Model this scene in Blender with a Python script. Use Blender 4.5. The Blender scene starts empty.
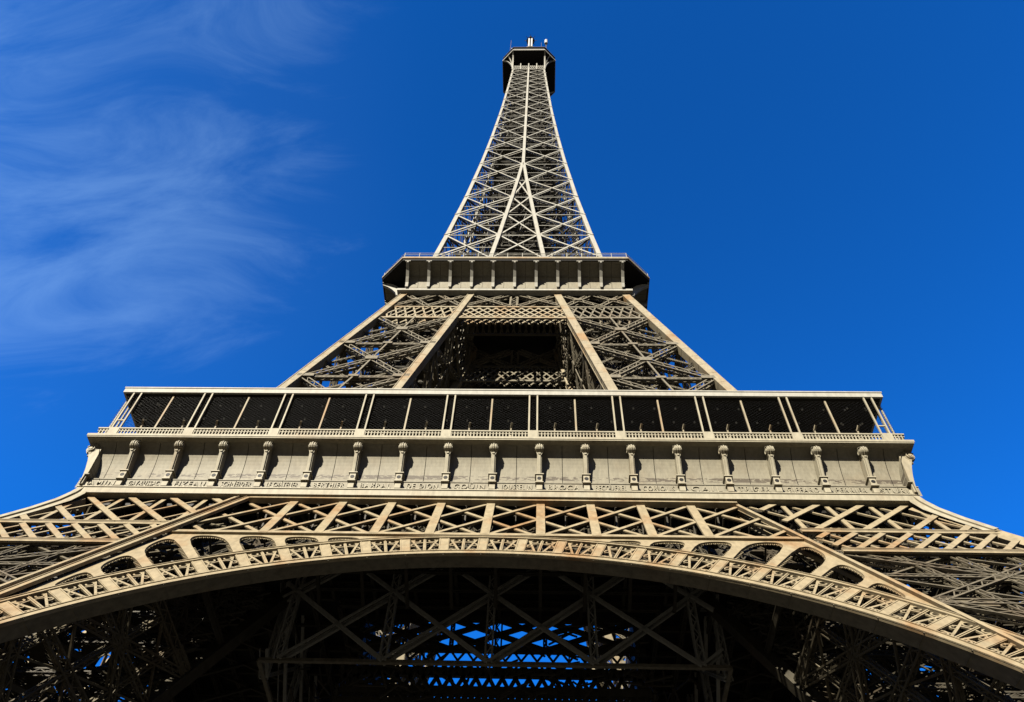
import bpy, math, random
import numpy as np
from mathutils import Matrix, Vector

random.seed(7)
C = bpy.context.scene.collection
SC = bpy.context.scene
R = math.radians

# ------------------------------------------------------------------ camera
CAMP = (3.8647, -83.1063, 1.7393)
PITCH, YAW, ROLL, FPX = 0.975081, -0.058214, 0.052750, 853.676
fw = Vector((math.sin(YAW)*math.cos(PITCH), math.cos(YAW)*math.cos(PITCH), math.sin(PITCH)))
r0 = Vector((math.cos(YAW), -math.sin(YAW), 0)); u0 = r0.cross(fw)
rt = r0*math.cos(ROLL) + u0*math.sin(ROLL); up = -r0*math.sin(ROLL) + u0*math.cos(ROLL)
cd = bpy.data.cameras.new('camera'); cam = bpy.data.objects.new('camera', cd); C.objects.link(cam)
m = Matrix((rt, up, -fw)).transposed().to_4x4(); m.translation = CAMP
cam.matrix_world = m
cd.sensor_width = 36; cd.lens = FPX/1024*36; cd.shift_y = -10/1024
cd.clip_start = .1; cd.clip_end = 20000
SC.camera = cam

# ------------------------------------------------------------------ light
SUN_EL, SUN_AZ = R(33.5), R(22)          # azimuth: degrees to the left of the facade's outward normal
sdir = Vector((-math.sin(SUN_AZ)*math.cos(SUN_EL), -math.cos(SUN_AZ)*math.cos(SUN_EL), math.sin(SUN_EL)))
sl = bpy.data.lights.new('sun', 'SUN'); so = bpy.data.objects.new('sun', sl); C.objects.link(so)
sl.energy = 5.0; sl.angle = R(.5); sl.color = (1, .935, .80)
so.rotation_euler = sdir.to_track_quat('Z', 'Y').to_euler(); so.location = (-100, -150, 300)

W = bpy.data.worlds.new('World'); SC.world = W; W.use_nodes = True
nt = W.node_tree; nt.nodes.clear(); N = nt.nodes.new; L = nt.links.new
out = N('ShaderNodeOutputWorld'); bg = N('ShaderNodeBackground'); sky = N('ShaderNodeTexSky')
sky.sky_type = 'NISHITA'; sky.sun_disc = False; sky.sun_elevation = SUN_EL
sky.sun_rotation = math.atan2(sdir.x, sdir.y); sky.air_density = 1.0; sky.dust_density = .3; sky.ozone_density = 4.0
hs = N('ShaderNodeHueSaturation'); hs.inputs['Saturation'].default_value = 1.0; hs.inputs['Value'].default_value = 1.0
hs.inputs['Hue'].default_value = .499
gn = N('ShaderNodeMixRGB'); gn.blend_type = 'MULTIPLY'; gn.inputs['Fac'].default_value = 1
gn.inputs['Color2'].default_value = (.05, .54, 1.20, 1); L(sky.outputs[0], gn.inputs['Color1'])
dk = N('ShaderNodeMixRGB'); dk.blend_type = 'DARKEN'; dk.inputs['Fac'].default_value = 1
dk.inputs['Color2'].default_value = (.035, 1.05, 4.4, 1); L(gn.outputs[0], dk.inputs['Color1'])
L(dk.outputs[0], hs.inputs['Color'])
# thin cirrus, procedural on the sky direction
tc = N('ShaderNodeTexCoord')
mp = N('ShaderNodeMapping'); mp.inputs['Rotation'].default_value = (.35, -.2, R(-38)); mp.inputs['Scale'].default_value = (1.5, 4.2, 1.8)
L(tc.outputs['Generated'], mp.inputs['Vector'])
n1 = N('ShaderNodeTexNoise'); n1.inputs['Scale'].default_value = 2.7; n1.inputs['Detail'].default_value = 9; n1.inputs['Roughness'].default_value = .62; n1.inputs['Distortion'].default_value = .75
L(mp.outputs[0], n1.inputs['Vector'])
cr = N('ShaderNodeMapRange'); cr.interpolation_type = 'SMOOTHSTEP'; cr.inputs['From Min'].default_value = .26; cr.inputs['From Max'].default_value = .76

# where the cirrus patch lies in the sky: around one direction
def skydir(u, v):
    return (fw + rt*((u-512)/FPX) - up*((v-341)/FPX)).normalized()
def patch(u, v, lo, hi):
    d = N('ShaderNodeVectorMath'); d.operation = 'DOT_PRODUCT'; d.inputs[1].default_value = skydir(u, v)
    L(tc.outputs['Generated'], d.inputs[0])
    r = N('ShaderNodeMapRange'); r.interpolation_type = 'SMOOTHSTEP'
    r.inputs['From Min'].default_value = lo; r.inputs['From Max'].default_value = hi
    L(d.outputs['Value'], r.inputs['Value']); return r.outputs[0]
pa = patch(-30, 50, .89, .995); pb = patch(140, 180, .95, 1.005)
mx = N('ShaderNodeMath'); mx.operation = 'MAXIMUM'; L(pa, mx.inputs[0]); L(pb, mx.inputs[1])
er = N('ShaderNodeMath'); er.operation = 'MULTIPLY_ADD'; L(mx.outputs[0], er.inputs[0]); er.inputs[1].default_value = .46; er.inputs[2].default_value = -.46
ev = N('ShaderNodeMath'); ev.operation = 'ADD'; L(er.outputs[0], ev.inputs[0]); L(n1.outputs['Fac'], ev.inputs[1]); L(ev.outputs[0], cr.inputs['Value'])
ml = N('ShaderNodeMath'); ml.operation = 'MULTIPLY_ADD'; L(mx.outputs[0], ml.inputs[0]); ml.inputs[1].default_value = .10; L(cr.outputs[0], ml.inputs[2])
mk = N('ShaderNodeMath'); mk.operation = 'MULTIPLY'; L(ml.outputs[0], mk.inputs[0]); mk.inputs[1].default_value = .27
mc = N('ShaderNodeMixRGB'); L(mk.outputs[0], mc.inputs['Fac']); L(hs.outputs[0], mc.inputs['Color1'])
mc.inputs['Color2'].default_value = (1.8, 3.2, 5.4, 1)
# towards the horizon the unseen sky is dimmed to grey to hold down fill light
sz = N('ShaderNodeSeparateXYZ'); L(tc.outputs['Generated'], sz.inputs[0])
zg = N('ShaderNodeMapRange'); zg.inputs['From Min'].default_value = .62; zg.inputs['From Max'].default_value = .97
zg.inputs['To Min'].default_value = 1.27; zg.inputs['To Max'].default_value = .88; L(sz.outputs['Z'], zg.inputs['Value'])
zm_ = N('ShaderNodeMixRGB'); zm_.blend_type = 'MULTIPLY'; zm_.inputs['Fac'].default_value = 1; L(mc.outputs[0], zm_.inputs['Color1']); L(zg.outputs[0], zm_.inputs['Color2'])
hz = N('ShaderNodeMapRange'); hz.interpolation_type = 'SMOOTHSTEP'; hz.inputs['From Min'].default_value = .26; hz.inputs['From Max'].default_value = .56
L(sz.outputs['Z'], hz.inputs['Value'])
hm = N('ShaderNodeMixRGB'); L(hz.outputs[0], hm.inputs['Fac']); hm.inputs['Color1'].default_value = (.15, .155, .17, 1); L(zm_.outputs[0], hm.inputs['Color2'])
L(hm.outputs[0], bg.inputs['Color']); bg.inputs['Strength'].default_value = .05
L(bg.outputs[0], out.inputs[0])
SC.view_settings.view_transform = 'Standard'; SC.view_settings.look = 'None'
SC.view_settings.exposure = 1.96; SC.view_settings.gamma = 1
SC.cycles.max_bounces = 5; SC.cycles.diffuse_bounces = 1

# ------------------------------------------------------------------ materials
def iron(name, base, rust=(.33, .17, .07), amount=.3, dirt=.35, rough=.55, scale=1.0):
    mt = bpy.data.materials.new(name); mt.use_nodes = True; t = mt.node_tree; n = t.nodes.new; l = t.links.new
    b = t.nodes['Principled BSDF']; b.inputs['Roughness'].default_value = rough
    base = tuple(c*.29 for c in base); rust = tuple(c*.29 for c in rust)
    b.inputs['Specular IOR Level'].default_value = .09
    co = n('ShaderNodeNewGeometry')
    na = n('ShaderNodeTexNoise'); na.inputs['Scale'].default_value = .22*scale; na.inputs['Detail'].default_value = 7; na.inputs['Roughness'].default_value = .6
    l(co.outputs['Position'], na.inputs['Vector'])
    ra = n('ShaderNodeValToRGB'); ra.color_ramp.elements[0].position = .50; ra.color_ramp.elements[1].position = .68
    l(na.outputs['Fac'], ra.inputs[0])
    mu = n('ShaderNodeMath'); mu.operation = 'MULTIPLY'; mu.inputs[1].default_value = amount; l(ra.outputs[0], mu.inputs[0])
    m1 = n('ShaderNodeMixRGB'); m1.inputs['Color1'].default_value = (*base, 1); m1.inputs['Color2'].default_value = (*rust, 1); l(mu.outputs[0], m1.inputs['Fac'])
    mp_ = n('ShaderNodeMapping'); mp_.inputs['Scale'].default_value = (1.6, 1.6, .5); l(co.outputs['Position'], mp_.inputs['Vector'])
    nb = n('ShaderNodeTexNoise'); nb.inputs['Scale'].default_value = 1.5*scale; nb.inputs['Detail'].default_value = 8; nb.inputs['Roughness'].default_value = .65
    l(mp_.outputs[0], nb.inputs['Vector'])
    rb = n('ShaderNodeMapRange'); rb.inputs['From Min'].default_value = .3; rb.inputs['From Max'].default_value = .7
    rb.inputs['To Min'].default_value = 1-dirt; rb.inputs['To Max'].default_value = 1.08
    l(nb.outputs['Fac'], rb.inputs['Value'])
    m2 = n('ShaderNodeMixRGB'); m2.blend_type = 'MULTIPLY'; m2.inputs['Fac'].default_value = 1
    l(m1.outputs[0], m2.inputs['Color1']); l(rb.outputs[0], m2.inputs['Color2'])
    l(m2.outputs[0], b.inputs['Base Color'])
    bp = n('ShaderNodeBump'); bp.inputs['Strength'].default_value = .25; bp.inputs['Distance'].default_value = .03
    l(nb.outputs['Fac'], bp.inputs['Height']); l(bp.outputs[0], b.inputs['Normal'])
    return mt

M = {
 'low':   iron('iron paint, warm tan', (.56, .455, .28), (.48, .23, .075), .68, .32),
 'ledge': iron('iron paint, cornice', (.63, .565, .405), (.42, .28, .15), .4, .28),
 'panel': iron('iron paint, cove panels', (.45, .405, .295), (.36, .29, .19), .5, .24, scale=1.6),
 'mid':   iron('iron paint, middle tan', (.56, .475, .32), (.52, .28, .10), .7, .26),
 'brace': iron('iron paint, bracing', (.36, .315, .225), (.30, .18, .09), .30, .38),
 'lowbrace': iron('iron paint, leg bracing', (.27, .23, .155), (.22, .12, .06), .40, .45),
 'inner': iron('iron paint, inner bracing darkened as shade', (.12, .104, .072), (.15, .09, .05), .35, .45),  # shade on the inner members is put into this darker paint colour
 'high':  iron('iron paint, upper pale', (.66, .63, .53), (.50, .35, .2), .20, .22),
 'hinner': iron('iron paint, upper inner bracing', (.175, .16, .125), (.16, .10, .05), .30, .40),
 'dark':  iron('dark soffit boards and ledge shadow', (.030, .026, .021), (.03, .02, .015), .3, .4),
 'net':   iron('safety net wire', (.022, .022, .022), (.02, .02, .02), .1, .2),
 'gilt':  iron('pale gilt lettering', (.52, .465, .335), (.5, .4, .2), .12, .2),
 'white': iron('white aerial paint', (.80, .80, .78), (.6, .6, .6), .1, .1),
 'stone': iron('masonry footing stone', (.34, .30, .24), (.2, .16, .1), .4, .4),
}
# peeling patches on the cove panels
def peel(mt):
    t = mt.node_tree; n = t.nodes.new; l = t.links.new; b = t.nodes['Principled BSDF']
    src = b.inputs['Base Color'].links[0].from_socket
    co = n('ShaderNodeNewGeometry'); sp = n('ShaderNodeSeparateXYZ'); l(co.outputs['Position'], sp.inputs[0])
    mp_ = n('ShaderNodeMapping'); mp_.inputs['Scale'].default_value = (1.1, .2, 3.4); l(co.outputs['Position'], mp_.inputs['Vector'])
    nz = n('ShaderNodeTexNoise'); nz.inputs['Scale'].default_value = 1.9; nz.inputs['Detail'].default_value = 6; nz.inputs['Roughness'].default_value = .62
    l(mp_.outputs[0], nz.inputs['Vector'])
    nl = n('ShaderNodeTexNoise'); nl.inputs['Scale'].default_value = .13; l(co.outputs['Position'], nl.inputs['Vector'])
    def band(z0, z1):
        a = n('ShaderNodeMapRange'); a.inputs['From Min'].default_value = z0-.1; a.inputs['From Max'].default_value = z0; l(sp.outputs['Z'], a.inputs['Value'])
        c = n('ShaderNodeMapRange'); c.inputs['From Min'].default_value = z1+.1; c.inputs['From Max'].default_value = z1; l(sp.outputs['Z'], c.inputs['Value'])
        k = n('ShaderNodeMath'); k.operation = 'MULTIPLY'; l(a.outputs[0], k.inputs[0]); l(c.outputs[0], k.inputs[1]); return k.outputs[0]
    s = n('ShaderNodeMath'); s.operation = 'ADD'; l(band(53.55, 53.85), s.inputs[0]); l(band(54.15, 54.5), s.inputs[1])
    a = n('ShaderNodeMath'); a.operation = 'MULTIPLY_ADD'; xg = n('ShaderNodeMath'); xg.operation = 'MULTIPLY_ADD'; l(sp.outputs['X'], xg.inputs[0]); xg.inputs[1].default_value = .0028; l(nl.outputs['Fac'], xg.inputs[2]); l(xg.outputs[0], a.inputs[0]); a.inputs[1].default_value = .5; l(nz.outputs['Fac'], a.inputs[2])
    g = n('ShaderNodeMapRange'); g.inputs['From Min'].default_value = .70; g.inputs['From Max'].default_value = .72; l(a.outputs[0], g.inputs['Value'])
    k = n('ShaderNodeMath'); k.operation = 'MULTIPLY'; l(g.outputs[0], k.inputs[0]); l(s.outputs[0], k.inputs[1])
    k2 = n('ShaderNodeMath'); k2.operation = 'MULTIPLY'; l(k.outputs[0], k2.inputs[0]); k2.inputs[1].default_value = 1.0
    mx_ = n('ShaderNodeMixRGB'); l(k2.outputs[0], mx_.inputs['Fac']); l(src, mx_.inputs['Color1']); mx_.inputs['Color2'].default_value = (.05, .041, .03, 1)
    l(mx_.outputs[0], b.inputs['Base Color'])
peel(M['panel'])

# ------------------------------------------------------------------ mesh collector
class MB:
    def __init__(s): s.p0 = []; s.p1 = []; s.wt = []; s.n = []; s.V = []; s.F = []
    def bar(s, p0, p1, w, t, n):
        s.p0.append(tuple(p0)); s.p1.append(tuple(p1)); s.wt.append((w, t)); s.n.append(tuple(n))
    def poly(s, verts, faces):
        o = len(s.V); s.V += [tuple(v) for v in verts]; s.F += [tuple(i+o for i in f) for f in faces]
    def box(s, lo, hi):
        x0, y0, z0 = lo; x1, y1, z1 = hi
        s.poly([(x0,y0,z0),(x1,y0,z0),(x1,y1,z0),(x0,y1,z0),(x0,y0,z1),(x1,y0,z1),(x1,y1,z1),(x0,y1,z1)],
               [(0,3,2,1),(4,5,6,7),(0,1,5,4),(1,2,6,5),(2,3,7,6),(3,0,4,7)])
    def prism(s, ring, vec):     # closed outline swept by vec
        n = len(ring); a = [Vector(p) for p in ring]; b = [p+Vector(vec) for p in a]
        s.poly(a+b, [tuple(range(n))[::-1], tuple(range(n, 2*n))] + [(i, (i+1) % n, n+(i+1) % n, n+i) for i in range(n)])
    def path(s, pts, w, t, n):
        for a, b in zip(pts, pts[1:]): s.bar(a, b, w, t, n)
    def cyl(s, a, b, r, k=10, r1=None):
        a = Vector(a); b = Vector(b); d = (b-a).normalized(); x = d.orthogonal().normalized(); y = d.cross(x); r1 = r if r1 is None else r1
        v = [a+(x*math.cos(i*2*math.pi/k)+y*math.sin(i*2*math.pi/k))*r for i in range(k)] + [b+(x*math.cos(i*2*math.pi/k)+y*math.sin(i*2*math.pi/k))*r1 for i in range(k)]
        s.poly(v, [tuple(range(k))[::-1], tuple(range(k, 2*k))]+[(i, (i+1) % k, k+(i+1) % k, k+i) for i in range(k)])
    def mesh(s, name, mat):
        me = bpy.data.meshes.new(name); V = list(s.V); F = list(s.F)
        if s.p0:
            a = np.array(s.p0, float); b = np.array(s.p1, float); wt = np.array(s.wt)/2; n = np.array(s.n, float)
            d = b-a; d /= np.linalg.norm(d, axis=1)[:, None]+1e-9
            n = n-(n*d).sum(1)[:, None]*d; ln = np.linalg.norm(n, axis=1)
            bad = ln < 1e-4; n[bad] = np.cross(d[bad], [.3, .5, .81]); n /= np.linalg.norm(n, axis=1)[:, None]
            q = np.cross(d, n)
            W_ = wt[:, :1]*q; T_ = wt[:, 1:]*n
            vs = np.stack([a-W_-T_, a+W_-T_, a+W_+T_, a-W_+T_, b-W_-T_, b+W_-T_, b+W_+T_, b-W_+T_], 1).reshape(-1, 3)
            o = len(V); V = V+[tuple(x) for x in vs.tolist()]
            f0 = np.array([(0,1,2,3),(4,7,6,5),(0,4,5,1),(1,5,6,2),(2,6,7,3),(3,7,4,0)])
            fs = (f0[None]+(np.arange(len(a))*8)[:, None, None]+o).reshape(-1, 4)
            F = F+[tuple(x) for x in fs.tolist()]
        me.from_pydata(V, [], F); me.update()
        import bmesh
        if s.V:
            bm = bmesh.new(); bm.from_mesh(me); bmesh.ops.recalc_face_normals(bm, faces=bm.faces); bm.to_mesh(me); bm.free()
        me.materials.append(M[mat] if isinstance(mat, str) else mat)
        return me
    def build(s, name, mat, parent=None, rz=0):
        return link(name, s.mesh(name, mat), parent, rz)

def link(name, me, parent=None, rz=0, mw=None):
    o = bpy.data.objects.new(name, me); C.objects.link(o)
    if parent: o.parent = parent
    if mw is not None: o.matrix_local = mw
    elif rz: o.rotation_euler = (0, 0, rz)
    return o
def copy_tree(o, parent=None):
    c = o.copy(); C.objects.link(c); c.parent = parent or o.parent
    for ch in list(o.children): copy_tree(ch, c)
    return c
def rot(o, k): o.rotation_euler = (0, 0, k*math.pi/2); return o

# ------------------------------------------------------------------ tower profile
ZW = [0, 57.6, 112.2, 116.8, 130, 159.2, 183, 200.2, 224, 247.5, 266.5, 277]
WW = [62.45, 30.3, 17.0, 16.15, 14.1, 11.35, 9.45, 8.3, 6.9, 5.85, 5.05, 4.7]
def w(z): return float(np.interp(z, ZW, WW))
ZI = [0, 30, 52.3, 57.6, 77, 112.4, 116.8, 130, 180.3]
IW = [38.5, 28.6, 19.8, 17.9, 12.08, 6.4, 5.85, 4.22, 0]
def ii(z): return float(np.interp(z, ZI, IW))
MLO = (62.45-30.3)/57.6
NL = math.sqrt(1+MLO*MLO)
nF = Vector((0, -1, MLO))/NL
def S(x, z, off=0.):
    return Vector((x, -w(z), z)) + nF*off

wc = lambda z: w(z)-.48
corner = [lambda z: Vector((-wc(z), -wc(z), z)), lambda z: Vector((-ii(z), -wc(z), z)),
          lambda z: Vector((-ii(z), -ii(z), z)), lambda z: Vector((-wc(z), -ii(z), z))]
FACES = [(0, 1), (1, 2), (2, 3), (3, 0)]
def fnorm(f, z, e=.5):
    a, b = FACES[f]; p = corner[a](z); n = (corner[b](z)-p).cross(corner[a](z+e)-p).normalized()
    cen = (corner[0](z)+corner[2](z))/2
    if n.dot(p-cen) < 0: n = -n
    return n
def FP(f, s, z, off=0.):
    a, b = FACES[f]; p = corner[a](z).lerp(corner[b](z), s)
    return p+fnorm(f, z)*off if off else p

def lattice(mb, a, b, wid, dep, n, step=None, th=.10, plate=False):
    """box lattice girder between two points"""
    a = Vector(a); b = Vector(b); n = Vector(n); d = (b-a); Ln = d.length
    if Ln < .3: return
    d /= Ln; n = (n-d*n.dot(d)).normalized(); q = d.cross(n)
    for sw in (-1, 1):
        for sd in (-1, 1):
            o = q*(sw*(wid/2-th/2))+n*(sd*(dep/2-th/2)); mb.bar(a+o, b+o, th*1.25, th*1.25, n)
    step = step or wid*1.05; k = max(1, int(Ln/step)); h = wid/2-th
    for sd in (-1, 1):
        on = n*(sd*(dep/2-.03))
        for i in range(k):
            p = a+d*(Ln*i/k); r = a+d*(Ln*(i+1)/k); s = 1 if (i+sd) % 2 else -1
            mb.bar(p+q*(h*s)+on, r-q*(h*s)+on, th*.8, .04, n)
    for sw in (-1, 1):
        on = q*(sw*(wid/2-.03)); h2 = dep/2-th
        for i in range(k):
            p = a+d*(Ln*i/k); r = a+d*(Ln*(i+1)/k); s = 1 if i % 2 else -1
            mb.bar(p+n*(h2*s)+on, r-n*(h2*s)+on, th*.8, .04, q)

def gusset(mb, p, n, t, a, b, th=.12):
    n = Vector(n).normalized(); t = Vector(t); mb.bar(Vector(p)-t.normalized()*a/2+n*.1, Vector(p)+t.normalized()*a/2+n*.1, b, th, n)

def clip(p, d, poly):
    """infinite line p+t*d clipped to a convex polygon (2D, ccw or cw)"""
    lo, hi = -1e9, 1e9; n = len(poly); cx = sum(q[0] for q in poly)/n; cy = sum(q[1] for q in poly)/n
    for i in range(n):
        ax, ay = poly[i]; bx, by = poly[(i+1) % n]; ex, ey = bx-ax, by-ay; nx, ny = -ey, ex
        if (cx-ax)*nx+(cy-ay)*ny < 0: nx, ny = -nx, -ny
        den = d[0]*nx+d[1]*ny; num = (p[0]-ax)*nx+(p[1]-ay)*ny
        if abs(den) < 1e-9:
            if num < 0: return None
            continue
        t = -num/den
        if den > 0: lo = max(lo, t)
        else: hi = min(hi, t)
    if hi-lo < .25: return None
    return (p[0]+d[0]*lo, p[1]+d[1]*lo), (p[0]+d[0]*hi, p[1]+d[1]*hi)

# ------------------------------------------------------------------ ground and tower root
g = MB(); g.poly([(-6000, -6000, 0), (6000, -6000, 0), (6000, 6000, 0), (-6000, 6000, 0)], [(0, 1, 2, 3)])
gm = bpy.data.materials.new('trodden gravel ground'); gm.use_nodes = True
_t = gm.node_tree; _b = _t.nodes['Principled BSDF']; _b.inputs['Roughness'].default_value = .95
_n = _t.nodes.new('ShaderNodeTexNoise'); _n.inputs['Scale'].default_value = .15; _n.inputs['Detail'].default_value = 10
_c = _t.nodes.new('ShaderNodeTexCoord'); _t.links.new(_c.outputs['Object'], _n.inputs['Vector'])
_r = _t.nodes.new('ShaderNodeValToRGB'); _r.color_ramp.elements[0].color = (.016, .0145, .011, 1); _r.color_ramp.elements[1].color = (.032, .029, .022, 1)
_t.links.new(_n.outputs['Fac'], _r.inputs[0]); _t.links.new(_r.outputs[0], _b.inputs['Base Color'])
go = g.build('ground', gm); go['kind'] = 'structure'

T = bpy.data.objects.new('lattice_tower', None); C.objects.link(T)
T['label'] = 'tall tan wrought-iron lattice tower on four curved legs with arches and three platforms'
T['category'] = 'tower'
def part(name, parent=T):
    o = bpy.data.objects.new(name, None); C.objects.link(o); o.parent = parent; return o

# ------------------------------------------------------------------ lower legs (ground to first floor)
def build_lower_leg():
    P = part('leg')
    LV = [3.0, 15, 25.5, 34.7, 41.9]
    # four corner chords: riveted box sections with raised ribs
    for c in range(4):
        mb = MB(); f = 0 if c < 2 else 2
        zs = [2.0, 15, 30, 45, 52.3, 57.4] if c != 0 else [2.0, 15, 30, 45, 51.0]
        for za, zb in zip(zs, zs[1:]):
            a = corner[c](za); b = corner[c](zb)
            n_ = fnorm(f, 30); d = (b-a).normalized(); q = d.cross(n_).normalized(); k = int((b-a).length/1.9)
            if c in (1, 3):
                for sq in (-.46, .46): mb.bar(a+q*sq+n_*.58, b+q*sq+n_*.58, .42, .24, n_)
                mb.bar(a+n_*.42, b+n_*.42, .7, .16, n_); mb.bar(a+n_*.56, b+n_*.56, .07, .14, n_)
                for sq in (-.30, .30): mb.bar(a+q*sq+n_*.73, b+q*sq+n_*.73, .05, .05, n_)
            else:
                mb.bar(a, b, 1.0, 1.0, n_)
                for j in range(1, k): p = a.lerp(b, j/k); mb.bar(p-d*.05, p+d*.05, 1.04, 1.04, n_)
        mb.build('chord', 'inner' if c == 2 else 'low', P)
    # footings
    mb = MB()
    for c in range(4):
        p = corner[c](0); mb.prism([(p.x-3.2, p.y-3.2, 0), (p.x+3.2, p.y-3.2, 0), (p.x+3.2, p.y+3.2, 0), (p.x-3.2, p.y+3.2, 0)], (0, 0, 2.2))
    mb.build('footing', 'stone', P)
    # bracing of the four faces
    for f in range(4):
        mb = MB(); th = .13
        for za, zb in zip(LV, LV[1:]):
            zm = (za+zb)/2; n = fnorm(f, zm)
            lattice(mb, FP(f, 0, za), FP(f, 1, zb), .7, .5, n, th=.10)
            lattice(mb, FP(f, 1, za), FP(f, 0, zb), .7, .5, n, th=.10)
            lattice(mb, FP(f, 0, zb), FP(f, 1, zb), .7, .5, n, th=.10)
            lattice(mb, FP(f, 0, zm), FP(f, 1, zm), .45, .45, n, th=.09)
            for s in (.25, .5, .75):
                lattice(mb, FP(f, s, za), FP(f, s, zb), .5, .4, n, th=.08)
            for s0, s1 in ((0, .5), (.5, 0), (.5, 1), (1, .5)):
                mb.bar(FP(f, s0, za), FP(f, s1, zm), .16, .16, n); mb.bar(FP(f, s0, zm), FP(f, s1, zb), .16, .16, n)
            gusset(mb, FP(f, .5, zm), n, FP(f, 1, zm)-FP(f, 0, zm), 1.8, 1.2)
            for s, sg in ((0, 1), (1, -1)):
                p = FP(f, s, zb, .12); q = (FP(f, .5, zb)-FP(f, s, zb)).normalized()
                mb.bar(p+q*.3, p+q*3.4, 1.1, .1, n)
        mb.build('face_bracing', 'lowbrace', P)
    # inner members: lift track, stairs, diaphragms
    mb = MB()
    def CI(a, b, z): return corner[0](z).lerp(corner[1](z), a)*(1-b)+corner[3](z).lerp(corner[2](z), a)*b
    for a, b in ((.3, .3), (.7, .3), (.3, .7), (.7, .7)):
        for za, zb in zip([3, 15, 27, 39], [15, 27, 39, 55]):
            lattice(mb, CI(a, b, za), CI(a, b, zb), .8, .8, (0, 1, 0), th=.12)
    for z in np.arange(5, 56, 2.4):
        for (a0, b0), (a1, b1) in (((.3, .3), (.7, .3)), ((.7, .3), (.7, .7)), ((.7, .7), (.3, .7)), ((.3, .7), (.3, .3))):
            mb.bar(CI(a0, b0, z), CI(a1, b1, z), .16, .2, (0, 0, 1)); mb.bar(CI(a0, b0, z), CI(a1, b1, z+2.4), .1, .12, (0, 1, 0))
    for z in LV[1:]+[29.8, 38.3, 46, 51]:
        cs = [CI(a, b, z) for a, b in ((0, 0), (1, 0), (1, 1), (0, 1))]
        lattice(mb, cs[0], cs[2], .6, .5, (0, 0, 1), th=.1); lattice(mb, cs[1], cs[3], .6, .5, (0, 0, 1), th=.1)
        for a in (.25, .5, .75):
            lattice(mb, CI(a, 0, z), CI(a, 1, z), .4, .4, (0, 0, 1), th=.08); lattice(mb, CI(0, a, z), CI(1, a, z), .4, .4, (0, 0, 1), th=.08)
    for k in range(26):                                  # stair flights
        z = 6+k*1.9; s = k % 2; a = .82
        p = CI(a, .35+.3*s, z); q = CI(a, .65-.3*s, z+1.9); mb.bar(p, q, .9, .12, (0, 0, 1)); mb.bar(p+Vector((0, 0, 1)), q+Vector((0, 0, 1)), .06, .06, (0, 0, 1))
    rnd = random.Random(3)
    for z in np.arange(16, 54, .8):
        for _ in range(6):
            a, b = rnd.uniform(.05, .95), rnd.uniform(.05, .95)
            mb.bar(CI(a, b, z), CI(min(1, max(0, a+rnd.uniform(-.4, .4))), min(1, max(0, b+rnd.uniform(-.4, .4))), z+rnd.uniform(-.5, 4)), .11, .11, (0, 1, 0))
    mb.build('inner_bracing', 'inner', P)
    # the belt across the leg, front (face 0) and outer side (face 3)
    for f in (0, 3, 1, 2):
        mat = 'low' if f in (0, 3) else 'inner'
        Q = lambda x, z, off, f=f: (S(x, z, off) if f == 0 else Vector((S(x, z, off).y, S(x, z, off).x, z+nF.z*off))) if f in (0, 3) else FP(f, (x+w(z))/(w(z)-ii(z)), z, off)
        nn = {0: nF, 3: Vector((nF.y, 0, nF.z))}.get(f) or fnorm(f, 46)
        for z, h in ((41.9, .62), (45.6, .7)):
            mb = MB(); mb.bar(Q(-w(z), z, .0), Q(-ii(z)-.3, z, .0), h*.85, .16, nn)
            mb.bar(Q(-w(z), z+.1, .17), Q(-ii(z)-.3, z+.1, .17), h*.14, .05, nn); mb.build('belt_rail', mat, P)
        if f in (0, 3):
            z0, z1 = 45.9, 51.5; poly = [(-w(z0), z0), (-ii(z0)-.5, z0), (-ii(z1)-.5, z1), (-w(z1), z1)]
            mb = MB()
            for k in range(-16, 30):
                x = -44+k*3.45
                c = clip((x, 52.2), (1, -1.02), poly)
                if c: mb.bar(Q(*c[0], .05), Q(*c[1], .05), .48, .10, nn)
                c = clip((x, 52.2), (-1, -1.02), poly)
                if c:
                    mb.bar(Q(*c[0], -.18), Q(*c[1], -.18), .20, .12, nn)
                c = clip((x, 52.2), (0, -1), poly)
                if c: mb.bar(Q(*c[0], -.08), Q(*c[1], -.08), .36, .10, nn); mb.bar(Q(*c[0], -.30), Q(*c[1], -.30), .08, .36, nn)
            mb.build('diamond_bracing', mat, P)
            z0, z1 = 42.2, 45.25; poly = [(-w(z0), z0), (-ii(z0)-.5, z0), (-ii(z1)-.5, z1), (-w(z1), z1)]
            mb = MB()
            for k in range(-16, 50):
                x = -44+k*1.95
                c = clip((x, z1), (1, -1.02), poly)
                if c: mb.bar(Q(*c[0], .02), Q(*c[1], .02), .42, .10, nn)
                for zz in (-.0, ):
                    c = clip((x, z1), (-1, -1.02), poly)
                    if c: mb.bar(Q(*c[0], -.12), Q(*c[1], -.12), .22, .12, nn)
            mb.build('diamond_bracing', mat, P)
        # rear lattice of the belt girder, 1.6 m behind
        mb = MB(); z0, z1 = 42.2, 51.4; poly = [(-w(z0), z0), (-ii(z0), z0), (-ii(z1), z1), (-w(z1), z1)]
        for k in range(-20, 40):
            x = -46+k*3.0
            for sx, sl_ in ((1, -.42), (-1, -.42), (-1, -1.1), (1, -1.1)):
                if abs(sl_) > 1 and k % 2: continue
                c = clip((x, z1), (sx, sl_), poly)
                if c: mb.bar(Q(*c[0], -1.7), Q(*c[1], -1.7), .17, .16, nn)
        mb.build('rear_bracing', 'lowbrace' if f in (0, 3) else 'inner', P)
    return P
LEG = build_lower_leg()
for k in (1, 2, 3): rot(copy_tree(LEG), k)

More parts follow.
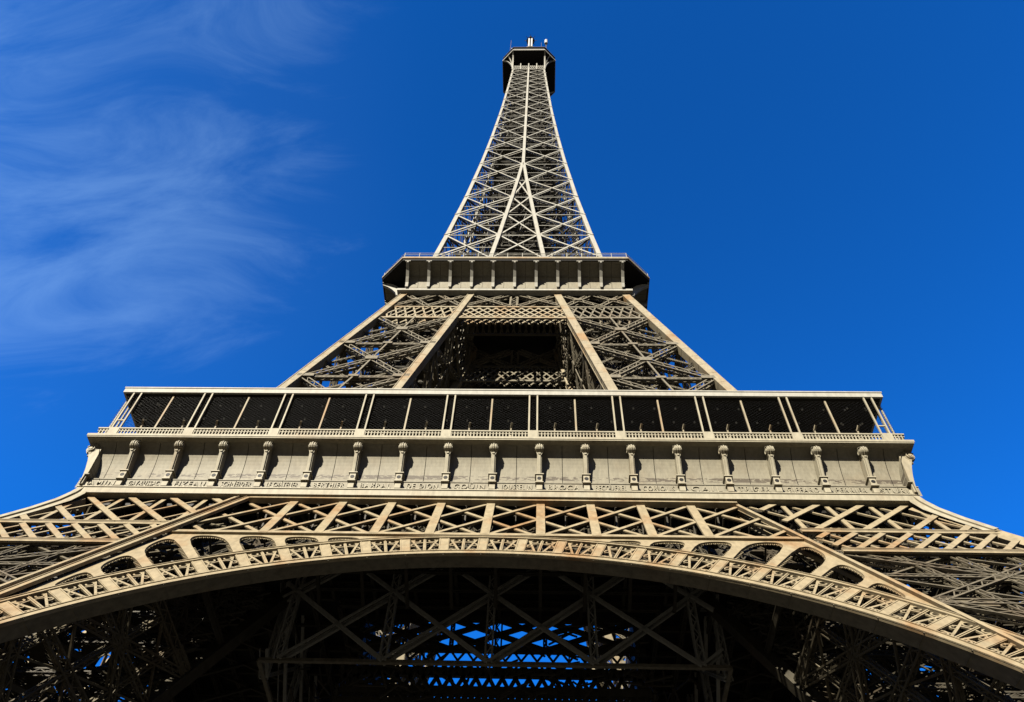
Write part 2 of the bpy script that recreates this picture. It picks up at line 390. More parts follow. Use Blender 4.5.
# ------------------------------------------------------------------ belt girder, front
ZB0, ZB1 = 44.2, 51.4
def build_belt():
    P = part('belt_girder')
    xi = lambda z: ii(z)-.55
    mb = MB(); z = ZB0; mb.bar(S(-xi(z), z, -.1), S(xi(z), z, -.1), .62, .2, nF); mb.bar(S(-xi(z), z-.26, .02), S(xi(z), z-.26, .02), .07, .08, nF); mb.build('bottom_rail', 'low', P)
    mb = MB(); z = ZB1-.05; mb.bar(S(-xi(z), z, .05), S(xi(z), z, .05), .5, .5, nF); mb.build('top_rail', 'low', P)
    xs = [k*3.98 for k in range(-5, 6)]
    for x in xs:
        z0 = ZB0; z1 = ZB1
        if abs(x) > xi(z1)-.2: continue
        mb = MB(); mb.bar(S(x, z0, -.06), S(x, z1, -.06), .66, .16, nF); mb.bar(S(x, z0, -.35), S(x, z1, -.35), .1, .5, nF); mb.build('post', 'low', P)
    poly = [(-xi(ZB0), ZB0), (xi(ZB0), ZB0), (xi(ZB1), ZB1), (-xi(ZB1), ZB1)]
    for k in range(-6, 6):
        x0, x1 = k*3.98, (k+1)*3.98
        mb = MB(); ok = False
        pl = [(max(x0, -xi(ZB0)) if 1 else 0, ZB0), (min(x1, xi(ZB0)), ZB0), (min(x1, xi(ZB1)), ZB1), (max(x0, -xi(ZB1)), ZB1)]
        hz = (ZB1-ZB0)/2
        for lv in (0, 1):
            zl = ZB0+lv*hz
            for (p, d) in (((x0, zl), (3.98, hz)), ((x0, zl+hz), (3.98, -hz))):
                c = clip(p, d, poly)
                if not c: continue
                (ax, az), (bx, bz) = c; t0 = max(ax, x0); t1 = min(bx, x1)
                if t1-t0 < .4: continue
                zz = lambda x: p[1]+(x-p[0])*d[1]/d[0]
                o = -.10 if d[1] > 0 else -.22
                mb.bar(S(t0, zz(t0), o), S(t1, zz(t1), o), .30, .10, nF)
                mb.bar(S(t0, zz(t0), o-.12), S(t1, zz(t1), o-.12), .06, .16, nF); ok = True
        # wider crossing bars of the double web
        if ok:
            mb.build('cross_brace', 'low', P)
    # bracing behind
    mb = MB()
    for off in (-2.0,):
        for k in range(-7, 7):
            for d in ((1.99, 3.6), (1.99, -3.6)):
                for dx in (0, 1.99):
                    c = clip((k*3.98+dx, ZB0+3.6), d, poly)
                    if c: lattice(mb, S(*c[0], off), S(*c[1], off), .45, .3, nF, th=.1)
        for k in range(-5, 6):
            if abs(k*3.98) < xi(ZB1): lattice(mb, S(k*3.98, ZB1, off+.1), S(k*3.98, ZB0, off+.1), .5, .4, nF, th=.1)
        for z in np.linspace(ZB0, ZB1, 4): mb.bar(S(-xi(z), z, off), S(xi(z), z, off), .3, .3, nF)
    for k in range(-10, 11):                            # ties front to rear
        for z in (ZB0+.3, 48.5, ZB1-.6):
            if abs(k*1.99) < xi(z): mb.bar(S(k*1.99, z, -.1), S(k*1.99, z, -2.0), .12, .12, (1, 0, 0))
        if abs(k*1.99) < xi(ZB1): mb.bar(S(k*1.99, ZB0, -.1), S(k*1.99, 48.5, -2), .12, .12, (1, 0, 0)); mb.bar(S(k*1.99, 48.5, -2), S(k*1.99, ZB1, -.1), .12, .12, (1, 0, 0))
    mb.build('rear_bracing', 'inner', P)
    # leg-edge moulding that runs down from the cornice to the arch springing, both hands
    return P
BELT = build_belt()
for k in (1, 2, 3): rot(copy_tree(BELT), k)

# ------------------------------------------------------------------ arch
ZC = 13.63; R1, R2 = 31.0, 34.55
AO = Vector((0, -w(ZC), ZC)); AT = Vector((0, MLO, 1))/NL
AM = Matrix(((1, AT.x, nF.x), (0, AT.y, nF.y), (0, AT.z, nF.z))).to_4x4(); AM.translation = AO
DA = 2.635/32.75; NP = 16
def A2(a, r, off=0.): return Vector((math.sin(a)*r, math.cos(a)*r, off))
ZN = Vector((0, 0, 1))
def arcbar(mb, r, a0, a1, wid, th, off, k=40):
    """annular band as one swept box"""
    V = []; F = []
    for i in range(k+1):
        a = a0+(a1-a0)*i/k
        for rr, oo in ((r-wid/2, off-th/2), (r+wid/2, off-th/2), (r+wid/2, off+th/2), (r-wid/2, off+th/2)): V.append(A2(a, rr, oo))
    for i in range(k):
        for j in range(4): F.append((i*4+j, i*4+(j+1) % 4, (i+1)*4+(j+1) % 4, (i+1)*4+j))
    F += [(3, 2, 1, 0), tuple(k*4+j for j in range(4))]
    mb.poly(V, F)
def build_arch():
    P = part('arch'); P.matrix_local = AM
    AE = NP*DA
    mb = MB(); arcbar(mb, R1+.22, -AE, AE, .44, .24, -.10, 120); arcbar(mb, R1+.42, -AE, AE, .06, .08, .04, 120); mb.build('bottom_rim', 'low', P)
    mb = MB(); arcbar(mb, R2-.20, -AE, AE, .40, .24, -.10, 120); arcbar(mb, R2-.04, -AE, AE, .06, .08, .04, 120); arcbar(mb, R2-.38, -AE, AE, .05, .06, .04, 120); mb.build('top_rim', 'low', P)
    mb = MB(); V = []; F = []; K_ = 140; dy = Vector((0, MLO/NL, -1/NL))
    for i in range(K_+1):
        p = A2(-AE+2*AE*i/K_, R1-.01, -.04); e_ = A2(-AE+2*AE*i/K_, 1.0)*.07
        V += [p, p+dy*1.35, p+dy*1.35+e_, p+e_]
    for i in range(K_):
        for j in range(4): F.append((i*4+j, i*4+(j+1) % 4, (i+1)*4+(j+1) % 4, (i+1)*4+j))
    mb.poly(V, F)
    for i in range(-16, 17): p = A2(i*DA, R1-.02, -.06); mb.bar(p, p+dy*1.3, .05, .03, A2(i*DA, 1.0))
    mb.build('soffit', 'brace', P)
    # posts and scrollwork panels (shared meshes)
    mp_ = MB(); mp_.prism([(-.33, R1+.44, -.22), (.33, R1+.44, -.22), (.36, R2-.40, -.22), (-.36, R2-.40, -.22)], (0, 0, .20))
    for x in (-.30, .25): mp_.box((x, R1+.46, -.03), (x+.05, R2-.42, .01))
    me_post = mp_.mesh('ring_post', 'low')
    ms = MB(); r0_, r1_ = R1+.46, R2-.34; H = r1_-r0_
    def curl(cx, cy, r, a0, a1, thk=.13, k=12, sh=.35):
        pts = [(cx+math.cos(a0+(a1-a0)*i/k)*r*(1-sh*i/k), cy+math.sin(a0+(a1-a0)*i/k)*r*(1-sh*i/k), -.14) for i in range(k+1)]
        ms.path([Vector(p) for p in pts], thk*.9, .10, ZN)
    ms.bar(Vector((0, r0_, -.14)), Vector((0, r1_, -.14)), .20, .14, ZN); ms.bar(Vector((0, r0_, -.05)), Vector((0, r1_, -.05)), .05, .05, ZN)
    for s in (-1, 1):
        ms.bar(Vector((s*.14, r0_, -.16)), Vector((s*.92, r1_, -.16)), .15, .12, ZN)
        curl(s*.72, r0_+.34, .36, -math.pi/2 if s < 0 else -math.pi/2, (-math.pi/2)+s*(1.75*math.pi), .13)
        curl(s*.50, r1_-.30, .30, math.pi/2, math.pi/2-s*1.7*math.pi, .12)
        curl(s*.25, r0_+.05, .62, math.pi/2, math.pi/2-s*.5*math.pi, .12, sh=0)
        ms.path([Vector((s*.95, r1_-1.05, -.15)), Vector((s*.62, r1_-.78, -.15)), Vector((s*.3, r1_-.66, -.15)), Vector((0, r1_-.62, -.15))], .10, .10, ZN)
        curl(s*.78, r1_-1.25, .2, 0 if s < 0 else math.pi, (0 if s < 0 else math.pi)+s*1.5*math.pi, .09)
    me_scr = ms.mesh('scrollwork', 'low')
    for i in range(-NP, NP+1):
        link('ring_post', me_post, P, mw=Matrix.Rotation(-i*DA, 4, 'Z'))
        if i < NP: link('scrollwork', me_scr, P, mw=Matrix.Rotation(-(i+.5)*DA, 4, 'Z'))
    # spandrel plates with rounded openings
    qb = (44.0-ZC)*NL
    def rtop(a):
        a = abs(a); r = qb/math.cos(a)
        # leg inner chord:  x = 19.8+(52.3-z)*.395-.45 ; z = ZC+q/NL
        s_, c_ = math.sin(a), math.cos(a)
        rr = (19.8+(52.3-ZC)*.395-.40)/(s_+.395*c_/NL)
        return min(r, rr)
    mb = MB(); edge = []
    def strip(aa, lo, hi, th=.20, off=-.14):
        V = []; F = []; n = len(aa)
        for a, l_, h_ in zip(aa, lo, hi):
            V += [A2(a, l_, off), A2(a, h_, off), A2(a, h_, off-th), A2(a, l_, off-th)]
        for i in range(n-1):
            for j in range(4): F.append((i*4+j, i*4+(j+1) % 4, (i+1)*4+(j+1) % 4, (i+1)*4+j))
        F += [(0, 1, 2, 3), tuple((n-1)*4+j for j in (3, 2, 1, 0))]
        mb.poly(V, F)
    a_end = 14*DA
    for i in range(-13, 13):
        a0, a1 = i*DA, (i+1)*DA; am = (a0+a1)/2; jw = .33/36
        gap = min(rtop(a0+.012), rtop(a1-.012), rtop(am))-R2
        gm_ = rtop(am)-R2
        if gm_ < .1: continue
        K = 20
        if gm_ > 1.15:
            aa = [a0+jw+(a1-a0-2*jw)*k/K for k in range(K+1)]; lo = []; hi = []
            for a in aa:
                t = (a-am)/((a1-a0)/2-jw); sh = max(0., 1-abs(t)**2.6)**(1/2.2)
                tilt = rtop(a)-(.38 if rtop(a) > qb/math.cos(a)-.01 else .7)-R2
                hh = max(0, tilt)*1.0
                hh = min(hh, 6.5)
                lo.append(R2+max(0.02, hh*(.60+.40*sh) if abs(t) < .999 else hh*.60)); hi.append(max(rtop(a), lo[-1]+.02))
            # rounded bottom corners too
            strip(aa, lo, hi)
            strip([a0, a0+jw], [R2, R2], [rtop(a0), rtop(a0+jw)]); strip([a1-jw, a1], [R2, R2], [rtop(a1-jw), rtop(a1)])
            for k in range(16):                      # rivet lugs round the opening
                for sg, ae in ((1, a0+jw), (-1, a1-jw)):
                    rr = R2+.15+k*.3
                    if rr < R2+(rtop(ae)-.5-R2)*.58: mb.bar(A2(ae, rr, -.32), A2(ae+sg*.005, rr, -.32), .09, .10, ZN)
            for k in range(1, K):
                mb.bar(A2(aa[k], lo[k]+.02, -.30), A2(aa[k], lo[k]-.10-.06*(k % 2), -.30), .07, .06, ZN)
        else:
            aa = [a0+(a1-a0)*k/6 for k in range(7)]
            strip(aa, [R2]*7, [max(R2+.02, rtop(a)) for a in aa])
    mb.build('spandrel', 'low', P)
    return P
ARCH = build_arch()
for k in (1, 2, 3):
    c = copy_tree(ARCH); c.matrix_local = Matrix.Rotation(k*math.pi/2, 4, 'Z') @ AM

# ------------------------------------------------------------------ inner girder and first-floor deck
def build_inner_girder():
    P = part('inner_girder'); Y = -20.0
    n = Vector((0, -1, 0)); z0, z1 = 46.2, 57.0
    poly = [(-19.5, z0), (19.5, z0), (19.5, z1), (-19.5, z1)]
    mb = MB()
    for k in range(-6, 7):
        for d in ((4.5, 3.6), (4.5, -3.6)):
            c = clip((k*9-.4, 53.4), d, poly)
            if c: lattice(mb, (c[0][0], Y+(.25 if d[1] > 0 else -.25), c[0][1]), (c[1][0], Y+(.25 if d[1] > 0 else -.25), c[1][1]), .34, .25, n, th=.10)
            if c: mb.bar((c[0][0], Y-.4, c[0][1]), (c[1][0], Y-.4, c[1][1]), .26, .06, n)
    mb.build('diamond_bracing', 'high', P)  # pale paint on these bars and posts stands in for light on them
    for k in range(-2, 3):
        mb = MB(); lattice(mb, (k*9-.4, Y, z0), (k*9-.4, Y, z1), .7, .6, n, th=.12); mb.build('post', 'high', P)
    mb = MB(); mb.bar((-20, Y, z0), (20, Y, z0), .3, .35, n)
    mb.build('bottom_rail', 'brace', P)
    # second web, at the edge of the central void, finer diamonds
    mb = MB(); Y2 = -13.2; z0, z1 = 52.5, 56
    poly = [(-14, z0), (14, z0), (14, z1), (-14, z1)]
    for k in range(-8, 9):
        for d in ((2.25, .85), (2.25, -.85)):
            c = clip((k*4.5, 54.2), d, poly)
            if c: lattice(mb, (c[0][0], Y2, c[0][1]), (c[1][0], Y2, c[1][1]), .42, .3, n, th=.14)
    for x in (-13.5, -9, -4.5, 0, 4.5, 9, 13.5): lattice(mb, (x, Y2, z0), (x, Y2, z1), .4 if x else .7, .4, n, th=.12)
    for k in range(-9, 9):
        x = k*1.5; mb.bar((x, Y2, 50.2), (x+1.5, Y2, 52.4), .16, .2, n); mb.bar((x+1.5, Y2, 50.2), (x, Y2, 52.4), .16, .2, n)
    mb.bar((-14, Y2, 50.0), (14, Y2, 50.0), .9, .4, n)
    for k in range(-12, 12):
        x = k*1.2; mb.bar((x, Y2-1, 47.6), (x+1.2, Y2-1, 50.0), .34, .2, n); mb.bar((x+1.2, Y2-1, 47.6), (x, Y2-1, 50.0), .34, .2, n)
    mb.bar((-14, Y2-1, 47.4), (14, Y2-1, 47.4), .8, .5, n)
    for k in range(-12, 12):
        x = k*1.2; mb.bar((x, Y2-1, 45.2), (x+1.2, Y2-1, 47.3), .42, .2, n); mb.bar((x+1.2, Y2-1, 45.2), (x, Y2-1, 47.3), .42, .2, n); mb.bar((x, Y2-1.3, 46.2), (x+1.2, Y2-1.3, 46.2), .5, .3, n)
    mb.bar((-14, Y2-1, 45), (14, Y2-1, 45), .4, .5, n)
    rnd = random.Random(21)
    for k in range(130):
        x = rnd.uniform(-13, 13); z = rnd.uniform(45.5, 52); y = Y2-rnd.uniform(0, 5); mb.bar((x, y, z), (x+rnd.uniform(-3, 3), y+rnd.uniform(-1, 1), z+rnd.uniform(-1.6, 1.6)), .14, .14, (0, 1, 0))
    for z in (z0, z1): mb.bar((-14, Y2, z), (14, Y2, z), .6, .4, n)
    mb.build('void_edge_bracing', 'inner', P)
    # floor joists under the deck
    mb = MB()
    for y in np.arange(-33, -13, 2.5):
        hx = min(32.6, -y)
        lattice(mb, (-hx, y, 55.9), (hx, y, 55.9), .9, .4, n, th=.12)
    for x in np.arange(-32, 33, 4): mb.bar((x, -33.4, 56.1), (x, -13.4 if abs(x) < 14 else -abs(x), 56.1), .3, .6, (0, 0, 1))
    # struts from the rear of the belt to the inner girder
    for x in np.arange(-16, 17, 4):
        mb.bar((x, -33.5, 51.6), (x, -20, 56.2), .3, .3, (0, 0, 1)); mb.bar((x, -20, 51.8), (x, -31, 56.2), .3, .3, (0, 0, 1))
    mb.build('joist', 'inner', P)
    return P
IG = build_inner_girder()
for k in (1, 2, 3): rot(copy_tree(IG), k)

# ------------------------------------------------------------------ first gallery
NAMES = ['JAMIN', 'GAY-LUSSAC', 'FIZEAU', 'SCHNEIDER', 'LE CHATELIER', 'BERTHIER', 'BARRAL', 'DE DION', 'GOÜIN', 'JOUSSELIN',
         'BROCA', 'BECQUEREL', 'CORIOLIS', 'CAIL', 'TRIGER', 'GIFFARD', 'PERRIER', 'STURM']
PW = 3.87
PX = [-33.6]+[-26.9+7.55*k for k in range(8)]+[33.6]
def cove(t): return (-33.62-1.3*(1-math.cos(t*math.pi/2)), 53.35+3.95*math.sin(t*math.pi/2))
def text_mesh(s, width, height):
    cu = bpy.data.curves.new('lettering', 'FONT'); cu.body = s; cu.size = 1; cu.extrude = .03; cu.resolution_u = 2; cu.offset = .012
    cu.space_character = 1.25
    o = bpy.data.objects.new('tmp', cu); C.objects.link(o); bpy.context.view_layer.update()
    me = bpy.data.meshes.new_from_object(o.evaluated_get(bpy.context.evaluated_depsgraph_get())); bpy.data.objects.remove(o)
    v = np.empty(len(me.vertices)*3); me.vertices.foreach_get('co', v); v = v.reshape(-1, 3)
    lo, hi = v.min(0), v.max(0); sy = height/(.72 if s else 1); sx = min(width/(hi[0]-lo[0]), sy*1.25)
    v[:, 0] = (v[:, 0]-(lo[0]+hi[0])/2)*sx; v[:, 1] = (v[:, 1]-0)*sy; 
    v2 = np.stack([v[:, 0], -v[:, 2], v[:, 1]], 1)
    me.vertices.foreach_set('co', v2.ravel()); me.update(); me.materials.clear(); me.materials.append(M['gilt']); me.name = 'lettering'
    return me
def ringbox(mb, ho, hi_, z0, z1):
    """square ring (outer half-width ho, inner hi_)"""
    mb.box((-ho, -ho, z0), (ho, -hi_, z1)); mb.box((-ho, hi_, z0), (ho, ho, z1)); mb.box((-ho, -hi_, z0), (-hi_, hi_, z1)); mb.box((hi_, -hi_, z0), (ho, hi_, z1))
GAL = part('first_gallery')
mb = MB(); ringbox(mb, 35.35, 13, 57.28, 57.62); mb.build('deck', 'ledge', GAL)
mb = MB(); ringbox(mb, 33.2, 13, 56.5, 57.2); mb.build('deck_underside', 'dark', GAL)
# console (shared mesh)
def console_mesh(corner_=False):
    mb = MB()
    prof = []
    for t in np.linspace(.05, .93, 10): y, z = cove(t); prof.append((y+.1, z))
    outer = [(-34.92, 56.2), (-34.75, 55.6), (-34.57, 55.0), (-34.42, 54.5), (-34.32, 54.05)]
    ring = [(-.19, y, z) for y, z in prof]+[(-.19, -35.0, 57.25)]+[(-.19, y, z) for y, z in outer]+[(-.19, -33.7, 53.9)]
    if corner_:
        ring = [(-.19, y, z) for y, z in ((-34.9, 57.25), (-34.97, 56.2), (-34.62, 55.2), (-34.36, 54.2), (-34.2, 53.3), (-34.12, 52.42), (-33.85, 52.42), (-33.9, 53.6), (-34.0, 55.3), (-34.1, 57.25))]
    mb.prism(ring, (.38, 0, 0))
    if not corner_: mb.path([Vector((0, -34.97, 56.1)), Vector((0, -34.79, 55.5)), Vector((0, -34.60, 54.9)), Vector((0, -34.40, 54.15))], .20, .12, (0, -1, .2))
    # capital block, boss, foot
    if not corner_:
        mb.box((-.36, -34.52, 53.98), (.36, -33.7, 54.08)); mb.box((-.25, -34.42, 53.16), (.25, -33.7, 53.98))
        mb.box((-.33, -34.50, 53.06), (.33, -33.8, 53.16)); mb.box((-.24, -34.30, 52.42), (.24, -33.8, 53.06))
    # fluted volute
    c = Vector((0, -34.92, 56.62))
    for x0, x1, r in ((-.30, -.22, .33), (-.22, -.13, .42), (-.13, -.045, .37), (-.045, .045, .47), (.045, .13, .37), (.13, .22, .42), (.22, .30, .33)):
        mb.cyl(c+Vector((x0, 0, 0)), c+Vector((x1, 0, 0)), r, 16)
    for s in (-1, 1):
        mb.cyl(c+Vector((s*.30, 0, 0)), c+Vector((s*.38, 0, 0)), .13, 10)
        pts = [c+Vector((s*.32, math.cos(a)*(.10+.03*a), math.sin(a)*(.10+.03*a))) for a in np.linspace(0, 9, 26)]
        mb.path(pts, .06, .09, (1, 0, 0))
    # pendant leaf under the volute
    mb.prism([(-.26, -34.96, 56.2), (.26, -34.96, 56.2), (.12, -34.84, 55.75), (0, -34.80, 55.62), (-.12, -34.84, 55.75)], (0, .2, .02))
    mb.cyl((0, -34.9, 55.95), (0, -35.0, 56.0), .12, 8)
    return mb.mesh('console', 'ledge')
me_con = console_mesh(); me_conc = console_mesh(True)
mbh = MB(); mbh.cyl((0, -34.42, 53.57), (0, -34.44, 53.57), .18, 10); me_hole = mbh.mesh('boss_hole', 'dark')
def panel_mesh(kind):
    """cove panel, 0 inner, -1/1 end panel with a forward return at the corner"""
    V = MB(); T_ = 14
    def seg(xa, xb, ya=0., yb=0.):
        v = []; f = []
        for k in range(T_+1):
            y, z = cove(k/T_); fade = 1-k/T_
            v += [(xa, y+ya*fade, z), (xb, y+yb*fade, z)]
        for k in range(T_): f.append((2*k, 2*k+1, 2*k+3, 2*k+2))
        V.poly(v, f)
        v = [(xa, -33.98+ya*.4, 52.4), (xb, -33.98+yb*.4, 52.4), (xb, -33.98+yb*.4, 53.4), (xa, -33.98+ya*.4, 53.4)]
        V.poly(v, [(0, 1, 2, 3)])
        V.bar((xa, -33.84+ya*.4, 53.42), (xb, -33.84+yb*.4, 53.42), .08, .40, (0, -1, 0))
    h = PW/2; g_ = .025
    if kind == 0:
        seg(-h, -g_); seg(g_, h)
    else:
        s = kind
        a, b, c_ = sorted((-s*h, 0, 0)), None, None
        if s > 0: seg(-h, -g_); seg(g_, .85, 0, 0); seg(.85, 1.7, 0, 0)
        else: seg(g_, h); seg(-.85, -g_, 0, 0); seg(-1.7, -.85, 0, 0)
    return V.mesh('cove_panel', 'panel')
pm = {k: panel_mesh(k) for k in (-1, 0, 1)}
for side in range(4):
    Rz = Matrix.Rotation(side*math.pi/2, 4, 'Z')
    for j in range(18):
        x = (j-8.5)*PW; kind = -1 if j == 0 else 1 if j == 17 else 0
        link('cove_panel', pm[kind], GAL, mw=Rz @ Matrix.Translation((x, 0, 0)))
        if side == 0:
            dx = .18 if j == 0 else -.18 if j == 17 else .05
            link('lettering', text_mesh(NAMES[j], 2.55, .58), GAL, mw=Matrix.Translation((x+dx, -34.04, 52.66)))
    js = range(-8, 9) if side in (0, 2) else range(-9, 10)
    for j in js:
        x = j*PW if abs(j) < 9 else math.copysign(34.25, j)
        if abs(j) == 9 :
            mw = Rz @ Matrix.Translation((x, 0, 0))
        else: mw = Rz @ Matrix.Translation((x, 0, 0))
        link('console', me_con if abs(j) < 9 else me_conc, GAL, mw=mw); 
        if abs(j) < 9: link('boss_hole', me_hole, GAL, mw=mw)
    # backing behind the panels so no gap shows light
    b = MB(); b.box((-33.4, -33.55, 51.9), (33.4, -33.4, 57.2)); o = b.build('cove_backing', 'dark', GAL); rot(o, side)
    b = MB(); b.box((-34.2, -34.2, 51.66), (33.3, -33.3, 52.34)); b.box((-34.27, -34.27, 52.27), (34.16, -34.16, 52.38))
    for k in range(84): b.box((-33.6+k*.81, -34.24, 52.41), (-33.48+k*.81, -34.1, 52.50))
    rot(b.build('ledge', 'ledge', GAL), side)
    b = MB(); b.box((-33.5, -33.5, 50.9), (32.9, -32.9, 51.65)); rot(b.build('ledge_shadow_box', 'dark', GAL), side)  # dark box standing in for the shadow under the ledge
    # deck edge moulding and balustrade
    b = MB(); b.box((-35.4, -35.4, 57.40), (35.35, -35.35, 57.66)); rot(b.build('deck_moulding', 'ledge', GAL), side)
    b = MB(); b.box((-35.06, -35.06, 58.72), (34.86, -34.86, 58.86)); b.box((-35.06, -35.06, 57.64), (34.86, -34.86, 57.82)); b.box((-35.02, -35.02, 58.45), (34.90, -34.90, 58.52))
    for k in range(250):
        x = -34.8+k*.2795
        b.bar((x, -34.96, 57.8), (x, -34.96, 58.75), .10, .10, (0, -1, 0))
    for k in range(10):
        x = PX[k]; b.box((x-.44, -35.08, 57.66), (x+.44, -34.84, 58.88))
    rot(b.build('balustrade', 'ledge', GAL), side)
    for k in range(10):
        b = MB(); x = PX[k]
        for s in (-.36, .36): b.bar((x+s, -34.93, 58.85), (x+s, -34.9, 64.0), .14, .14, (0, -1, 0))
        for z in ((60.0,) if k in (0, 9) else ()): b.bar((x-.36, -34.92, z), (x+.36, -34.92, z), .12, .1, (0, -1, 0))
        rot(b.build('twin_post', 'ledge', GAL), side)
        if k < 9:
            b = MB(); xm = (x+PX[k+1])/2; b.bar((xm, -34.75, 58.8), (xm, -34.6, 63.9), .15, .15, (0, -1, 0)); rot(b.build('net_post', 'mid', GAL), side)
            for dx in (1.9, 5.6):
                b = MB(); b.bar((x+dx, -34.5, 58.6), (x+dx, -34.5, 60.0), .12, .12, (0, -1, 0)); b.bar((x+dx, -34.5, 59.8), (x+dx+.1, -34.9, 60.1), .16, .16, (0, 0, 1)); rot(b.build('lamp_arm', 'mid', GAL), side)
    # safety net of thin wire between the posts
    b = MB(); poly = [(-34.7, 58.9), (34.7, 58.9), (34.7, 63.9), (-34.7, 63.9)]
    for k in range(-170, 170):
        for d in ((1, .8), (1, -.8)):
            c = clip((k*.42, 61.3), d, poly)
            if c: b.bar((c[0][0], -34.66, c[0][1]), (c[1][0], -34.66, c[1][1]), .007, .007, (0, -1, 0))
    o = rot(b.build('safety_net', 'net', GAL), side)
    # roof fascia
    b = MB(); b.box((-35.02, -35.02, 64.02), (34.8, -34.8, 64.60)); b.box((-35.08, -35.08, 64.60), (34.8, -34.8, 64.74)); rot(b.build('roof_fascia', 'high', GAL), side)
    # recessed ceiling lamps under the roof
    b = MB()
    for k in range(36): 
        for y in (-33.6, -32.0): b.cyl((-33.8+k*1.93, y, 63.93), (-33.8+k*1.93, y, 63.82), .09, 8)
    rot(b.build('ceiling_fitting', 'white', GAL), side)
mb = MB(); ringbox(mb, 34.78, 26.5, 63.94, 64.5); mb.build('roof', 'dark', GAL)
mb = MB(); ringbox(mb, 30.0, 29.6, 57.62, 63.93); mb.build('pavilion_wall', 'dark', GAL)
# corner fillets: curved plate down the four edges, from volute to leg
def fillet_pts():
    z = [52.9, 52.35, 51.4, 50.1, 48.2, 46]; ww = [34.06, 34.08, 34.36, 34.86, 35.78, 36.95]
    return [Vector((-b_, -b_, a_)) for a_, b_ in zip(z, ww)]
for k in range(4):
    mb = MB(); pts = fillet_pts()
    mb.path([p+Vector((.22, .0, 0)) for p in pts], .50, .16, nF); mb.path([p+Vector((0, .22, 0)) for p in pts], .50, .16, Vector((-1, 0, .4)))
    for dx, dy in ((1, 0), (0, 1)):
        V = []
        for p in pts[1:]:
            xx = 33.2 if p.z > 51 else w(p.z)-.9; t_ = abs(p.x)-xx
            V += [p+Vector((dx*.1, dy*.1, 0))+Vector((dy*.06, dx*.06, 0)), p+Vector((dx*t_, dy*t_, 0))+Vector((dy*.06, dx*.06, 0))]
        n_ = len(V)//2; mb.poly(V, [(2*i, 2*i+1, 2*i+3, 2*i+2) for i in range(n_-1)])
    rot(mb.build('corner_fillet', 'ledge', GAL), k)

